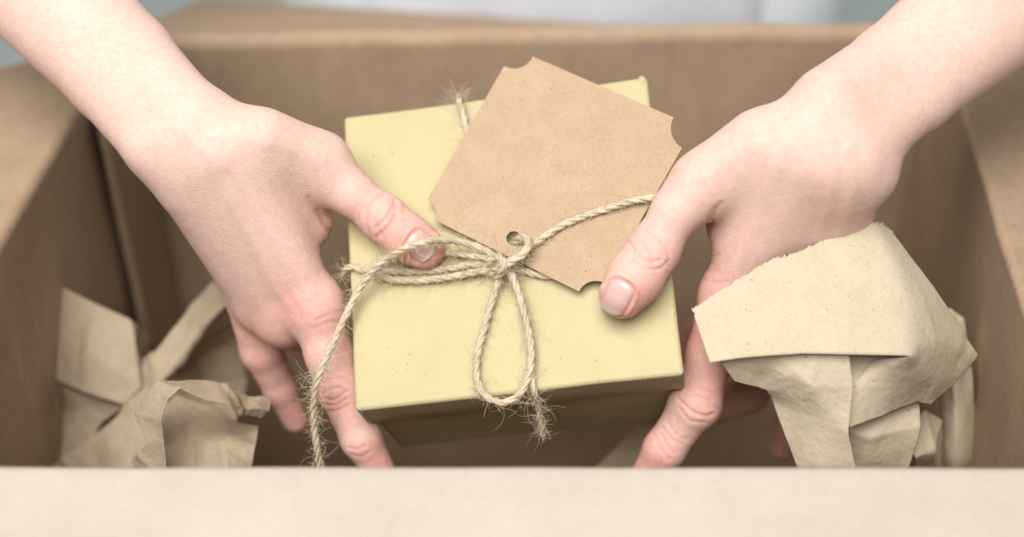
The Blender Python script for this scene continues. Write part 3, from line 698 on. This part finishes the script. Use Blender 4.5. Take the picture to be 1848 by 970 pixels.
for b in [(770, 450, 55, .75), (725, 440, 50, .4), (692, 392, 45, .38), (620, 330, 60, .12), (600, 420, 45, .3), (530, 545, 40, .38), (575, 560, 60, .34), (608, 705, 60, .30), (680, 835, 45, .85), (600, 620, 70, .3), (480, 500, 70, .16), (440, 590, 50, .3), (470, 640, 60, .5), (535, 750, 70, .8),
          (1120, 545, 50, .6), (1165, 545, 45, .5), (1178, 452, 50, .36), (1230, 360, 60, .1), (1270, 450, 40, .42), (1275, 530, 50, .4), (1256, 730, 70, .45), (1170, 840, 60, .8), (1290, 620, 70, .35), (1460, 190, 110, .08), (1330, 470, 90, .18), (1250, 600, 40, .6), (1340, 710, 60, .6), (1414, 805, 50, .9)]: blob(*b, zmax=.70)
# tendons and veins on the backs of the hands: long low ridges
for pts, a, wd in [([(392, 250), (470, 390), (560, 530)], .00040, 13), ([(370, 270), (440, 410), (512, 545)], .00035, 13), ([(430, 240), (510, 262), (580, 290)], .0005, 15), ([(1480, 230), (1505, 300), (1490, 380), (1470, 470)], .00045, 13), ([(1530, 270), (1540, 340), (1520, 420)], .0004, 10), ([(1420, 260), (1360, 400), (1320, 500)], .0004, 14), ([(1395, 245), (1330, 275), (1270, 320)], .0004, 15), ([(250, 130), (320, 230), (400, 300)], .0003, 14)]:
    disp[idx] += a*np.exp(-(polyd(pts, idx)/wd)**2)
for (a, b, wd, C) in NAILS:              # shallow bed and fold round each thumb nail
    a = np.array(crop(*C, [a])[0]); b = np.array(crop(*C, [b])[0]); ax = (b-a); ln = np.linalg.norm(ax); ax /= ln; pr = np.array([-ax[1], ax[0]]); hw = wd*C[0]/2
    u = ((px[idx]-a[0])*pr[0]+(py[idx]-a[1])*pr[1])/hw; v = ((px[idx]-a[0])*ax[0]+(py[idx]-a[1])*ax[1])/ln
    q = (np.abs(u)**3+np.abs(np.clip(v*2-1, -1.3, 1.05))**3)**(1/3.)
    near = (v > -.4) & (v < 1.4)
    disp[idx] -= np.where(near, .0007/(1+np.exp((q-1.0)*16)), 0)
    disp[idx] += np.where(near & (v < .85), .00045*np.exp(-((q-1.17)/.10)**2), 0)
    red[idx] += np.where(near, .35*np.exp(-((q-1.05)/.06)**2), 0)
V += NRM*disp[:, None]
me.vertices.foreach_set('co', V.astype(np.float32).ravel())
at = me.attributes.new('redness', 'FLOAT', 'POINT'); at.data.foreach_set('value', np.clip(red*.92, 0, 1).astype(np.float32))
me.update()
person = thing('person', 'person in white and pale grey top reaching both bare arms into the box', 'person', (CX, .585, -.86))
body = link('body', me, M['skin']); keep_world(body, person)
def ray_hit(pxx, pyy, H, z0=.45, z1=.60):
    P = np.array([U(a, b, 1.0) for a, b in zip(pxx, pyy)])-CAM; z = np.full(len(P), z0)
    for k in range(60):
        d = f_hand(CAM+P*z[:, None], H); z = np.minimum(z+d*.8, z1)
    return CAM+P*z[:, None]
for (a, b, wd, C), H in zip(NAILS, (LH, RH)):
    a = np.array(crop(*C, [a])[0]); b = np.array(crop(*C, [b])[0]); ax = (b-a); ln = np.linalg.norm(ax); ax /= ln; pr = np.array([-ax[1], ax[0]]); hw = wd*C[0]/2
    nu, nv = 17, 21; us = np.linspace(-1, 1, nu); vs = np.linspace(0, 1, nv); X, Y, al = [], [], []
    for v in vs:
        for u in us:
            uu = u*(1-.10*(2*v-1)**2)
            lead = .16*(u*u) if v < .5 else 0
            t = v+lead*(1-2*v if v < .5 else 0)-.17*u*u*max(0, v-.5)*2
            p = a+ax*(ln*t)+pr*(hw*uu*(.92 if v < .1 else 1)); X.append(p[0]); Y.append(p[1]); al.append(t+.04*u*u)
    P = ray_hit(X, Y, H); d = 2e-4
    g = np.stack([f_hand(P+np.eye(3)[i]*d, H)-f_hand(P-np.eye(3)[i]*d, H) for i in range(3)], 1); g /= np.linalg.norm(g, axis=1)[:, None]
    uu = np.tile(us, nv); vv = np.repeat(vs, nu)
    P = P+g*(.00032-.0009*np.abs(uu)**6-.0010*np.clip(.12-vv, 0, 1)/.12+.00025*np.clip(vv-.8, 0, 1)/.2)[:, None]
    Fn = [(i*nu+j, i*nu+j+1, (i+1)*nu+j+1, (i+1)*nu+j) for i in range(nv-1) for j in range(nu-1)]
    nm = mesh_from('thumbnail', P, Fn, True); at = nm.attributes.new('along', 'FLOAT', 'POINT'); at.data.foreach_set('value', np.array(al, np.float32))
    o = link('thumbnail', nm, M['nail']); o.parent = body
    bm = bmesh.new(); bm.from_mesh(nm); bmesh.ops.recalc_face_normals(bm, faces=bm.faces[:])
    if sum(f.normal.dot(Vector(CAM)-f.calc_center_median()) > 0 for f in bm.faces) < len(bm.faces)/2: bmesh.ops.reverse_faces(bm, faces=bm.faces[:])
    bm.to_mesh(nm); bm.free()
    s = o.modifiers.new('thickness', 'SOLIDIFY'); s.thickness = .0004; s.offset = -1
    body_inv = Matrix.Translation(Vector(person.location))
# clothes
def folds(P): return np.array([noise.noise(Vector((p[0]*9, p[1]*5, p[2]*5)))*.006 for p in P])
shirtG = [lambda P: np.maximum(smin(smin(torso_d(P, 0.0), arm_d(P, 'l', .012), .05), arm_d(P, 'r', .012), .05), -.09-P[:, 2])]
def cutd(P):
    d = shirtG[0](P)
    for s in 'lr':
        axx = ELB[s]-SH[s]; ll = np.linalg.norm(axx); t = (P-SH[s])@(axx/ll)
        near = np.linalg.norm(P-SH[s], axis=1) < .42
        lim = np.where((np.abs(P[:, 0]-CX) > .20), t-.17, -1)
        d = np.maximum(d, lim)
    return np.maximum(d, P[:, 2]-.56)
V2, Q2 = surface_nets([cutd], lambda x: x[0], (-.42, .2, -.15), (.48, .85, .72), .006)
V2 = V2+np.array([[0, 1, 0]])*folds(V2)[:, None]
sh = link('shirt', np_mesh('shirt', V2, Q2), M['white']); keep_world(sh, person)
xs = np.linspace(-.150, .145, 60); zs = np.linspace(-.08, .45, 90); G = np.array([[x+CX, .3, z] for z in zs for x in xs])
for k in range(80): G[:, 1] += np.clip(torso_d(G, .006)*.7, -.01, .02)
ed = np.clip((np.abs(G[:, 0]-CX+.0025)-.115)/.032, 0, 1); G[:, 1] += .016*ed*ed
G[:, 1] += np.array([noise.noise(Vector((p[0]*14, 3, p[2]*6)))*.008 for p in G])-.006
Fn = [(i*60+j, i*60+j+1, (i+1)*60+j+1, (i+1)*60+j) for i in range(89) for j in range(59)]
fp = link('front_panel', mesh_from('front_panel', G, Fn, True), M['grey']); keep_world(fp, person); fp['label'] = 'pale grey front of the top'
md = fp.modifiers.new('thickness', 'SOLIDIFY'); md.thickness = .002
